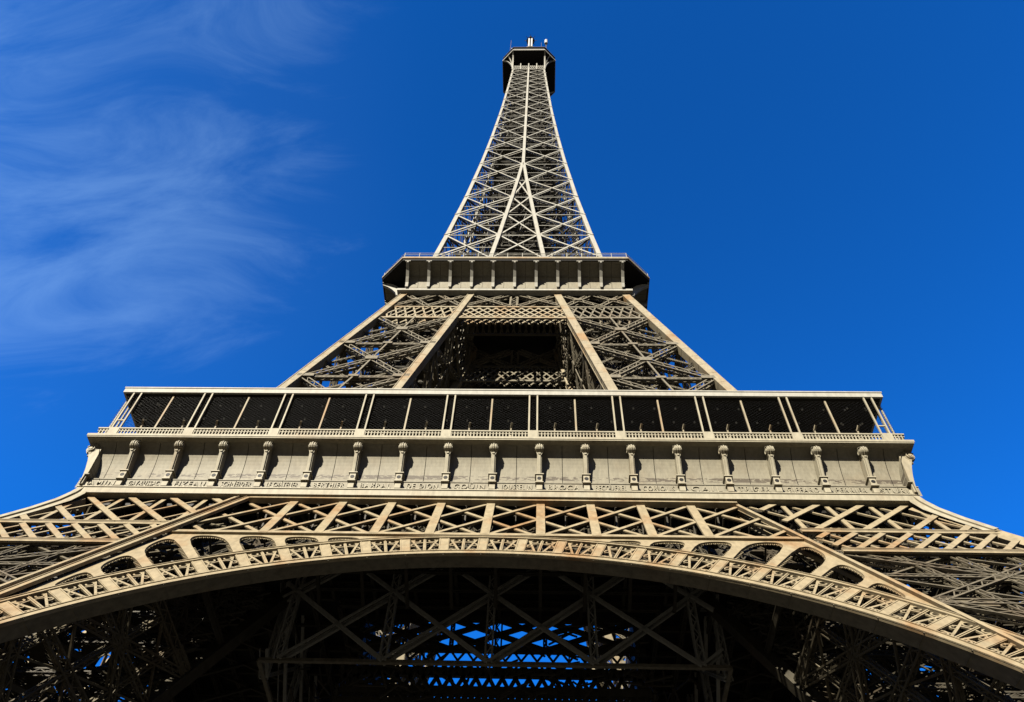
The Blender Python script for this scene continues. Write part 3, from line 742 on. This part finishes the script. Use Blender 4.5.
# ------------------------------------------------------------------ middle legs (first to second floor)
def build_mid_leg():
    P = part('upper_leg')
    for c in range(4):
        mb = MB(); f = 0 if c < 2 else 2
        for za, zb in zip([57.7, 77, 95], [77, 95, 112.2]):
            n = fnorm(f, 85); a, b_ = corner[c](za), corner[c](zb)
            mb.bar(a, b_, 1.02, 1.0, n)
            d = (b_-a).normalized(); q = d.cross(n).normalized()
            for s in (-.45, .45): mb.bar(a+q*s+n*.53, b_+q*s+n*.53, .10, .06, n)
            k = int((b_-a).length/2.6)
            for j in range(1, k): p = a.lerp(b_, j/k); mb.bar(p-d*.06, p+d*.06, 1.05, 1.04, n)
        mb.build('chord', 'mid', P)
    LV = [59.8, 70.4, 81.0, 91.6, 101.8]
    for f in range(4):
        mat = 'brace'
        for za, zb in zip(LV, LV[1:]):
            mb = MB(); zm = (za+zb)/2+.1; n = fnorm(f, zm)
            lattice(mb, FP(f, .03, za), FP(f, .97, zb), .8, .6, n, th=.12); lattice(mb, FP(f, .97, za), FP(f, .03, zb), .8, .6, n, th=.12)
            gusset(mb, FP(f, .5, zm, .35), n, FP(f, 1, zm)-FP(f, 0, zm), 1.5, 1.0, .1)
            mb.build('cross_brace', mat, P)
        mb = MB(); n = fnorm(f, 85)
        for zb in LV[:-1]:
            lattice(mb, FP(f, 0, zb), FP(f, 1, zb), .5, .5, n, th=.13)
            for s in (.06, .94): gusset(mb, FP(f, s, zb, .35), n, FP(f, 1, zb)-FP(f, 0, zb), 2.0, .75, .1)
            gusset(mb, FP(f, .5, zb, .3), n, FP(f, 1, zb)-FP(f, 0, zb), 1.2, .55, .1)
        for za, zb in zip(LV, LV[1:]):
            mb.bar(FP(f, .5, za, .32), FP(f, .5, zb, .32), .22, .1, n)
            zm = (za+zb)/2
            for s0, s1 in ((0, .5), (.5, 0), (.5, 1), (1, .5)):
                lattice(mb, FP(f, s0, za, -.5), FP(f, s1, zm, -.5), .32, .25, n, th=.07); lattice(mb, FP(f, s0, zm, -.5), FP(f, s1, zb, -.5), .32, .25, n, th=.07)
        mb.build('secondary_bracing', 'brace', P)
        # belt under the platform
        mb = MB()
        for z, h in ((102.0, .55), (106.6, .5)): mb.bar(FP(f, 0.04, z, .1), FP(f, .96, z, .1), h*.85, .25, n)
        def quad(s, z): return FP(f, s, z, .12)
        K = 8
        for layer, o in ((0, .1), (1, -.9)):
            for i in range(-2, K+2):
                for sg in (1, -1):
                    s0, s1 = (i)/K, (i+1.0*sg*1.35)/K
                    t0, t1 = 0., 1.
                    # clip in s
                    def cl(s0, s1):
                        lo, hi = 0., 1.
                        if s1 != s0:
                            a_, b_ = sorted(((0-s0)/(s1-s0), (1-s0)/(s1-s0))); lo, hi = max(0, a_), min(1, b_)
                        return lo, hi
                    lo, hi = cl(s0, s1)
                    if hi-lo > .1:
                        z0, z1 = 102.2, 106.4
                        mb.bar(FP(f, s0+(s1-s0)*lo, z0+(z1-z0)*lo, o), FP(f, s0+(s1-s0)*hi, z0+(z1-z0)*hi, o), .25, .12, n)
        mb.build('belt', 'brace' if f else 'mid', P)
        mb = MB()
        for s0, s1 in ((.02, .5), (.5, .02), (.5, .98), (.98, .5)):
            lattice(mb, FP(f, s0, 106.8), FP(f, s1, 112.2), .8, .6, n, th=.14)
        gusset(mb, FP(f, .25, 109.5, .3), n, FP(f, 1, 109)-FP(f, 0, 109), 1.1, .7); gusset(mb, FP(f, .75, 109.5, .3), n, FP(f, 1, 109)-FP(f, 0, 109), 1.1, .7)
        mb.build('head_bracing', 'brace', P)
    mb = MB()
    def CI(a, b, z): return corner[0](z).lerp(corner[1](z), a)*(1-b)+corner[3](z).lerp(corner[2](z), a)*b
    for a, b in ((.32, .32), (.68, .32), (.32, .68), (.68, .68)):
        lattice(mb, CI(a, b, 58), CI(a, b, 85), .6, .6, (0, 1, 0), th=.11); lattice(mb, CI(a, b, 85), CI(a, b, 112), .6, .6, (0, 1, 0), th=.11)
    for z in np.arange(60, 111, 1.8):
        for (a0, b0), (a1, b1) in (((.32, .32), (.68, .32)), ((.68, .32), (.68, .68)), ((.68, .68), (.32, .68)), ((.32, .68), (.32, .32))):
            mb.bar(CI(a0, b0, z), CI(a1, b1, z), .14, .14, (0, 0, 1)); mb.bar(CI(a0, b0, z), CI(a1, b1, z+1.8), .08, .1, (0, 1, 0))
    for z in LV+[65, 75.7, 86.3, 96.7, 106.6]:
        cs = [CI(a, b, z) for a, b in ((0, 0), (1, 0), (1, 1), (0, 1))]
        lattice(mb, cs[0], cs[2], .5, .4, (0, 0, 1), th=.1); lattice(mb, cs[1], cs[3], .5, .4, (0, 0, 1), th=.1)
        lattice(mb, CI(.5, 0, z), CI(.5, 1, z), .4, .4, (0, 0, 1), th=.09); lattice(mb, CI(0, .5, z), CI(1, .5, z), .4, .4, (0, 0, 1), th=.09)
    for k in range(27):
        z = 59+k*1.9; s = k % 2
        p = CI(.8, .3+.4*s, z); q = CI(.8, .7-.4*s, z+1.9); mb.bar(p, q, .8, .1, (0, 0, 1)); mb.bar(p+Vector((0, 0, 1)), q+Vector((0, 0, 1)), .05, .05, (0, 0, 1))
    mb.build('inner_bracing', 'inner', P)
    return P
UL = build_mid_leg()
for k in (1, 2, 3): rot(copy_tree(UL), k)

# belts between the upper legs: outer plane (y=-w) and inner plane (y=-i)
def build_upper_belt():
    P = part('upper_belt_girder')
    for pl, mat in (('o', 'mid'), ('i', 'brace')):
        Y = (lambda z: -wc(z)) if pl == 'o' else (lambda z: -ii(z))
        n = Vector((0, -1, .24)).normalized() if pl == 'o' else Vector((0, -1, .16)).normalized()
        Q = lambda x, z, o=0.: Vector((x, Y(z), z))+n*o
        mb = MB()
        for z, h in ((102.0, .55), (106.6, .5)): mb.bar(Q(-ii(z)+.4, z, .1), Q(ii(z)-.4, z, .1), h*.85, .25, n)
        mb.build('rail', mat, P)
        z0, z1 = 102.2, 106.4; poly = [(-ii(z0), z0), (ii(z0), z0), (ii(z1), z1), (-ii(z1), z1)]
        mb = MB()
        for o in (.08, -.9):
            for k in range(-12, 13):
                for d in ((1, 1.9), (1, -1.9)):
                    d = (1, d[1]*1.2)
                    c = clip((k*1.22, 104.3), (d[0]*1.35, d[1]*.9), poly)
                    if c: mb.bar(Q(*c[0], o), Q(*c[1], o), .25, .12, n)
        mb.build('diamond_bracing', mat, P)
        mb = MB(); h = ii(106.8); t_ = ii(112.2)
        lattice(mb, Q(-h, 106.8), Q(-.7, 112), .8, .6, n, th=.14); lattice(mb, Q(h, 106.8), Q(.7, 112), .8, .6, n, th=.14)
        lattice(mb, Q(-.7, 106.8), Q(-t_, 112), .8, .6, n, th=.14); lattice(mb, Q(.7, 106.8), Q(t_, 112), .8, .6, n, th=.14)
        for s in (-.5, .5): mb.bar(Q(s, 106.8), Q(s, 112.2), .3, .3, n)
        lattice(mb, Q(0, 106.8), Q(0, 112.2), 1.0, .4, n, th=.12)
        mb.build('head_bracing', 'brace', P)
        mb = MB()
        if pl == 'o':
            for k in range(-9, 10):
                mb.bar(Q(k*.85, 101.6, -.4), Q(k*.85+.42, 101.3, -2.0), .12, .2, (1, 0, 0)); mb.bar(Q(k*.85+.42, 101.6, -.4), Q(k*.85, 101.3, -2.0), .12, .2, (1, 0, 0))
            mb.bar(Q(-8.3, 101.3, -2.1), Q(8.3, 101.3, -2.1), .3, .3, n)
            mb.build('rear_bracing', 'inner', P)
    return P
UB = build_upper_belt()
for k in (1, 2, 3): rot(copy_tree(UB), k)

# ------------------------------------------------------------------ second platform
P2 = part('second_platform')
def octo(h, f): return [(-f, -h), (f, -h), (h, -f), (h, f), (f, h), (-f, h), (-h, f), (-h, -f)]
mb = MB(); mb.prism([(x, y, 116.05) for x, y in octo(20.55, 17.1)], (0, 0, .45)); mb.build('deck', 'dark', P2)
mb = MB()
o1, o2 = octo(20.72, 17.2), octo(20.5, 17.08)
V = [(x, y, 116.45) for x, y in o1]+[(x, y, 116.85) for x, y in o1]+[(x, y, 116.85) for x, y in o2]+[(x, y, 116.45) for x, y in o2]
F = []
for i in range(8):
    j = (i+1) % 8
    for a, b_ in ((0, 8), (8, 16), (16, 24), (24, 0)): F.append((a+i, a+j, b_+j, b_+i))
mb.poly(V, F); mb.build('deck_edge', 'mid', P2)
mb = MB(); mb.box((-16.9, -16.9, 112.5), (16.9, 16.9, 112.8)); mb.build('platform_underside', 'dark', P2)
def cove2(t): return (-17.72-2.65*(1-math.cos(t*math.pi/2))**1.35, 112.55+3.5*math.sin(t*math.pi/2))
for side in range(4):
    b = MB(); b.box((-17.7, -17.7, 112.02), (16.7, -16.7, 112.50)); rot(b.build('ledge', 'high', P2), side)
    for k in range(11):
        x = (k-5)*3.26; b = MB(); ring = []
        pts = [cove2(t) for t in np.linspace(0, 1, 9)]
        ring = [(x-.14, y, z) for y, z in pts]+[(x-.14, -20.45, 116.05)]
        out_ = [(-20.5, 115.6), (-19.55, 115.0), (-18.75, 114.2), (-18.2, 113.4), (-17.95, 112.55)]
        ring = [(x-.14, y+.1, z) for y, z in pts]+[(x-.14, -20.5, 116.03)]+[(x-.14, y, z) for y, z in out_]
        b.prism(ring, (.28, 0, 0))
        b.path([Vector((x, -20.5, 115.55)), Vector((x, -19.57, 114.93)), Vector((x, -18.78, 114.13)), Vector((x, -18.23, 113.35)), Vector((x, -17.98, 112.55))], .44, .10, (0, -1, -.5))
        b.box((x-.42, -20.55, 115.85), (x+.42, -20.35, 116.0))
        rot(b.build('bracket', 'high', P2), side)
        if k < 10:
            b = MB(); x0, x1 = x+.02, x+3.24; T_ = 10
            for xa, xb in ((x0, x0+1.59), (x0+1.63, x1)):
                v = []; f = []
                for q in range(T_+1): y, z = cove2(q/T_); v += [(xa, y, z), (xb, y, z)]
                for q in range(T_): f.append((2*q, 2*q+1, 2*q+3, 2*q+2))
                b.poly(v, f)
            b.bar((x0+.3, -18.3, 115.0), (x1-.1, -18.3, 115.0), .1, .1, (0, -1, 0))
            rot(b.build('cove_panel', 'panel', P2), side)
    b = MB(); b.box((-16.8, -17.0, 112.5), (16.8, -16.9, 116.0)); rot(b.build('cove_backing', 'dark', P2), side)
    b = MB()
    for z in (117.2, 117.8, 118.3): b.bar((-17, -20.55, z), (17, -20.55, z), .06, .06, (0, 0, 1)); b.bar((17, -20.55, z), (20.55, -17, z), .06, .06, (0, 0, 1))
    for k in range(16): x = -17+k*34/15; b.bar((x, -20.55, 116.8), (x, -20.55, 118.35), .08, .08, (0, -1, 0))
    rot(b.build('railing', 'high', P2), side)
# gallery of the platform, set back behind the railing
mb = MB(); mb.box((-15, -15, 116.9), (15, 15, 117.1)); mb.build('upper_floor', 'dark', P2)

# ------------------------------------------------------------------ shaft
SH = part('shaft')
LV = [116.8, 128.2, 138.9, 149.3, 159.3, 169.5, 180.3, 190.8, 200.3, 209.6, 218.5, 226.6, 233.9, 241.0, 247.4, 252.8, 257.9, 262.6, 266.6]
def fp(x, z, o=0.): return Vector((x, -w(z)-o, z))
nS = Vector((0, -1, .08)).normalized()
for side in range(4):
    mb = MB()
    for za, zb in zip(LV, LV[1:]+[]):
        s = .78-.3*(za-116)/150
        mb.bar(Vector((-w(za)+s/2, -w(za)+s/2, za)), Vector((-w(zb)+s/2, -w(zb)+s/2, zb)), s, s, nS)
    rot(mb.build('corner_chord', 'high', SH), side)
    for sg in (-1, 1):
        mb = MB()
        for za, zb in zip(LV, LV[1:]):
            if za >= 180: break
            s = .72-.2*(za-116)/100; mb.bar(fp(sg*max(ii(za), .12), za, .08), fp(sg*max(ii(zb), .12), zb, .08), s, .5, nS)
        rot(mb.build('inner_chord', 'high', SH), side)
    mb = MB()
    for za, zb in zip(LV, LV[1:]):
        if za >= 180: mb.bar(fp(0, za, .08), fp(0, zb, .08), .66-.2*(za-180)/90, .5, nS)
    rot(mb.build('centre_chord', 'high', SH), side)
    for za, zb in zip(LV, LV[1:]):
        th = .36-.16*(za-116)/150
        for sg in (-1, 1):
            mb = MB(); ia, ib = max(ii(za), .1)*sg, max(ii(zb), .1)*sg
            for (xa, xb, o) in ((sg*w(za), ib, .04), (ia, sg*w(zb), -.06)):
                mb.bar(fp(xa, za, o), fp(xb, zb, o), th, .12, nS)
            if za < 200:
                mb.bar(fp((sg*w(za)), za, -.4), fp(ib, zb, -.4), th*.6, .1, nS); mb.bar(fp(ia, za, -.4), fp(sg*w(zb), zb, -.4), th*.6, .1, nS)
            mb.bar(fp(sg*w(zb)*.99, zb, -.15), fp(ib, zb, -.15), th*.55, .12, nS)
            for xx in (sg*w(zb), ib): mb.bar(fp(xx-sg*(.0 if xx == ib else .95), zb, -.02), fp(xx+sg*(.7 if xx == ib else -.15), zb, -.02), .7*th/.3*.8, .06, nS)
            zm = (za+zb)/2; mb.bar(fp(sg*w(zm)*.98, zm, -.3), fp(max(ii(zm), .1)*sg, zm, -.3), .14, .12, nS)
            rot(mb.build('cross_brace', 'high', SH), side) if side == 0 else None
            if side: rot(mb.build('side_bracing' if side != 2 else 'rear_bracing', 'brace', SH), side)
        if za < 175:
            mb = MB(); a, b_ = ii(za), max(ii(zb), .15)
            mb.bar(fp(-a, za, -.02), fp(b_, zb, -.02), th*.95, .12, nS); mb.bar(fp(a, za, -.1), fp(-b_, zb, -.1), th*.95, .12, nS)
            mb.bar(fp(-b_, zb, -.15), fp(b_, zb, -.15), .22, .12, nS)
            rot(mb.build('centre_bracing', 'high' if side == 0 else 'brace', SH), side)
# inner frames, lifts and stairs
mb = MB()
for za, zb in zip(LV, LV[1:]):
    for f in (0,):
        z = za+(zb-za)*f; W_ = w(z)*.97; th = .2 if f == 0 else .12
        for s in (-.66, -.33, 0, .33, .66): mb.bar((s*W_, -W_, z), (s*W_, W_, z), th, th, (0, 0, 1)); mb.bar((-W_, s*W_, z), (W_, s*W_, z), th, th, (0, 0, 1))
        if f == 0: mb.bar((-W_, -W_, z), (W_, W_, z), .3, .3, (0, 0, 1)); mb.bar((W_, -W_, z), (-W_, W_, z), .3, .3, (0, 0, 1))
    for x in (-.33, .33):
        for y in (-.33, 0, .33):
            a = Vector((x*w(za), y*w(za), za)); b_ = Vector((x*w(zb), y*w(zb), zb))
            lattice(mb, a, b_, .55, .55, (0, 1, 0), th=.12)
    for y in (-.33, .33, -.66, .66):
        for q in range(5):
            z0_ = za+(zb-za)*q/5; z1_ = za+(zb-za)*(q+1)/5; s = 1 if q % 2 else -1
            mb.bar((s*.66*w(z0_), y*w(z0_), z0_), (-s*.66*w(z1_), y*w(z1_), z1_), .16, .12, (0, 1, 0))
            mb.bar((y*w(z0_), s*.66*w(z0_), z0_), (y*w(z1_), -s*.66*w(z1_), z1_), .16, .12, (1, 0, 0))
rnd = random.Random(11)
for k in range(3200):
    z = 117+150*rnd.random()**1.1; W_ = w(z)*.93; L_ = rnd.uniform(1.5, 6)
    p = Vector((rnd.uniform(-W_, W_), rnd.uniform(-W_, W_), z)); q = p+Vector((rnd.uniform(-1, 1), rnd.uniform(-1, 1), rnd.uniform(-.6, 1.2))).normalized()*L_
    W2 = w(q.z)*.95; q.x = max(-W2, min(W2, q.x)); q.y = max(-W2, min(W2, q.y)); mb.bar(p, q, .13, .13, (.3, .5, .8))
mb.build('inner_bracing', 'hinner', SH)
mb = MB()
for z in (196.0,): mb.box((-7.6, -7.6, z), (7.6, 7.6, z+.4))
for k in range(58):
    z = 119+k*2.5; s = k % 2; mb.bar((-1.5+3*s, -1.2, z), (1.5-3*s, -1.2, z+2.5), .9, .1, (0, 0, 1)); mb.bar((-1.5+3*s, 1.6, z), (1.5-3*s, 1.6, z+2.5), .9, .1, (0, 0, 1))
for x, y in ((-2.6, -2.6), (2.6, -2.6), (-2.6, 2.6), (2.6, 2.6)): mb.bar((x*1.0, y, 117), (x*.75, y*.75, 268), .45, .45, (0, 1, 0))
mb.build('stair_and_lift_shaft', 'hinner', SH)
# lift machinery frames: plates
for i, (za, zb) in enumerate(zip(LV, LV[1:])):
    mb = MB(); W_ = w(za)*.5; mb.box((-W_, -W_*.9, za-.12), (W_, W_*.9, za+.1)); mb.build('landing', 'hinner', SH)

# ------------------------------------------------------------------ top platform, cabin and aerials
P3 = part('top_platform')
mb = MB(); mb.prism([(x, y, 275.6) for x, y in octo(8.32, 4.98)], (0, 0, .35)); mb.build('deck', 'dark', P3)
mb = MB(); o1, o2 = octo(8.42, 5.03), octo(8.25, 4.95)
V = [(x, y, 275.5) for x, y in o1]+[(x, y, 276.25) for x, y in o1]+[(x, y, 276.25) for x, y in o2]+[(x, y, 275.5) for x, y in o2]; F = []
for i in range(8):
    j = (i+1) % 8
    for a, b_ in ((0, 8), (8, 16), (16, 24), (24, 0)): F.append((a+i, a+j, b_+j, b_+i))
mb.poly(V, F); mb.build('deck_edge', 'high', P3)
mb = MB(); mb.prism([(x, y, 276.3) for x, y in octo(8.0, 4.8)], (0, 0, 2.9)); mb.build('cabin', 'dark', P3)
mb = MB(); mb.prism([(x, y, 279.25) for x, y in octo(8.3, 5.0)], (0, 0, .3)); mb.build('cabin_roof', 'hinner', P3)
for side in range(4):
    for sg in (-1, 1):
        b = MB(); pts = []
        for t in np.linspace(0, 1, 9):
            s = 1-math.cos(t*math.pi/2); pts.append(Vector((sg*(4.98+.02*s), -5.02-3.15*s, 266.5+9.0*math.sin(t*math.pi/2))))
        b.path(pts, .42, .3, (0, -1, 0))
        rot(b.build('bracket', 'high', P3), side)
    b = MB(); pts = []
    for t in np.linspace(0, 1, 9):
        s = 1-math.cos(t*math.pi/2); pts.append(Vector((5.0+1.7*s, -5.0-1.7*s, 266.5+9.0*math.sin(t*math.pi/2))))
    b.path(pts, .3, .3, (1, -1, 0)); rot(b.build('corner_bracket', 'high', P3), side)
    b = MB()
    for k, x in enumerate((-2.5, 0, 2.5)):
        b.bar((x, -5.0, 266.4), (x, -5.3, 271.5), .3, .3, (0, -1, 0))
    for z in (267.2, 268.6, 270.0): b.bar((-4.9, -5.05, z), (4.9, -5.05, z), .16, .14, (0, -1, 0))
    for k in range(-8, 8): b.bar((k*.6, -5.05, 266.6), (k*.6+.6, -5.05, 270), .12, .1, (0, -1, 0)); b.bar((k*.6+.6, -5.05, 266.6), (k*.6, -5.05, 270), .12, .1, (0, -1, 0))
    rot(b.build('neck_bracing', 'high', P3), side)
mb = MB(); mb.box((-4.9, -4.9, 270.3), (4.9, 4.9, 270.7)); mb.build('neck_floor', 'dark', P3)
# upper works
mb = MB(); mb.box((-5.2, -5.2, 279.6), (5.2, 5.2, 282.8)); mb.build('upper_cabin', 'hinner', P3)
mb = MB()
for k in range(12):
    a = k*math.pi/6; mb.bar((math.cos(a)*3.6, math.sin(a)*3.6, 282.8), (math.cos(a)*2.2, math.sin(a)*2.2, 292), .3, .3, (0, 0, 1))
mb.cyl((0, 0, 290), (0, 0, 293), 2.6, 16); mb.cyl((0, 0, 293), (0, 0, 302), 1.4, 14, 1.1); mb.build('cupola', 'hinner', P3)
AE = part('aerial_mast')
mb = MB(); mb.cyl((0, 0, 302), (0, 0, 317.5), .9, 12); mb.cyl((0, 0, 317.5), (0, 0, 324), .35, 8); mb.build('mast', 'dark', AE)
for dx in (-.48, .48):
    mb = MB(); mb.box((dx-.27, -1.4, 300), (dx+.27, -1.05, 316.5)); mb.build('aerial_panel', 'white', AE)
mb = MB(); mb.cyl((0, 0, 318), (0, 0, 318.6), 1.5, 16, 1.2); mb.cyl((0, 0, 300.5), (0, 0, 301.4), 2.8, 16)
for a in range(8): mb.bar((math.cos(a*.785)*1, math.sin(a*.785)*1, 318.3), (math.cos(a*.785)*2.2, math.sin(a*.785)*2.2, 318.6), .14, .14, (0, 0, 1))
mb.build('mast_collar', 'hinner', AE)
mb = MB(); mb.cyl((5.5, -3.8, 289), (5.5, -3.8, 302.2), .14, 6); mb.build('dish_pole', 'hinner', AE)
mb = MB(); mb.cyl((5.5, -4.0, 299.4), (5.5, -4.3, 302.0), .55, 14); mb.build('radome', 'white', AE)
mb = MB(); rnd = random.Random(5)
for k in range(26):
    a = rnd.uniform(0, 6.28); r_ = rnd.uniform(5.5, 7.6); h = rnd.choice((1.5, 2.5, 3, 5, 9))
    mb.bar((math.cos(a)*r_, math.sin(a)*r_, 279.4), (math.cos(a)*r_, math.sin(a)*r_, 280+h), .10, .10, (0, 1, 0))
    if k % 3 == 0: mb.bar((math.cos(a)*r_-.6, math.sin(a)*r_, 280+h*.7), (math.cos(a)*r_+.6, math.sin(a)*r_, 280+h*.7), .08, .08, (0, 1, 0))
for x, h in ((-6.2, 16), (3.9, 13), (-2.2, 6), (1.8, 6)): mb.bar((x, -6, 280), (x, -6, 280+h), .12, .12, (0, 1, 0))
mb.build('whip_aerial', 'hinner', AE)
mb = MB(); mb.box((-5.8, -7.2, 281.8), (-2.8, -7.0, 282.4)); mb.build('spotlight_bar', 'white', AE)
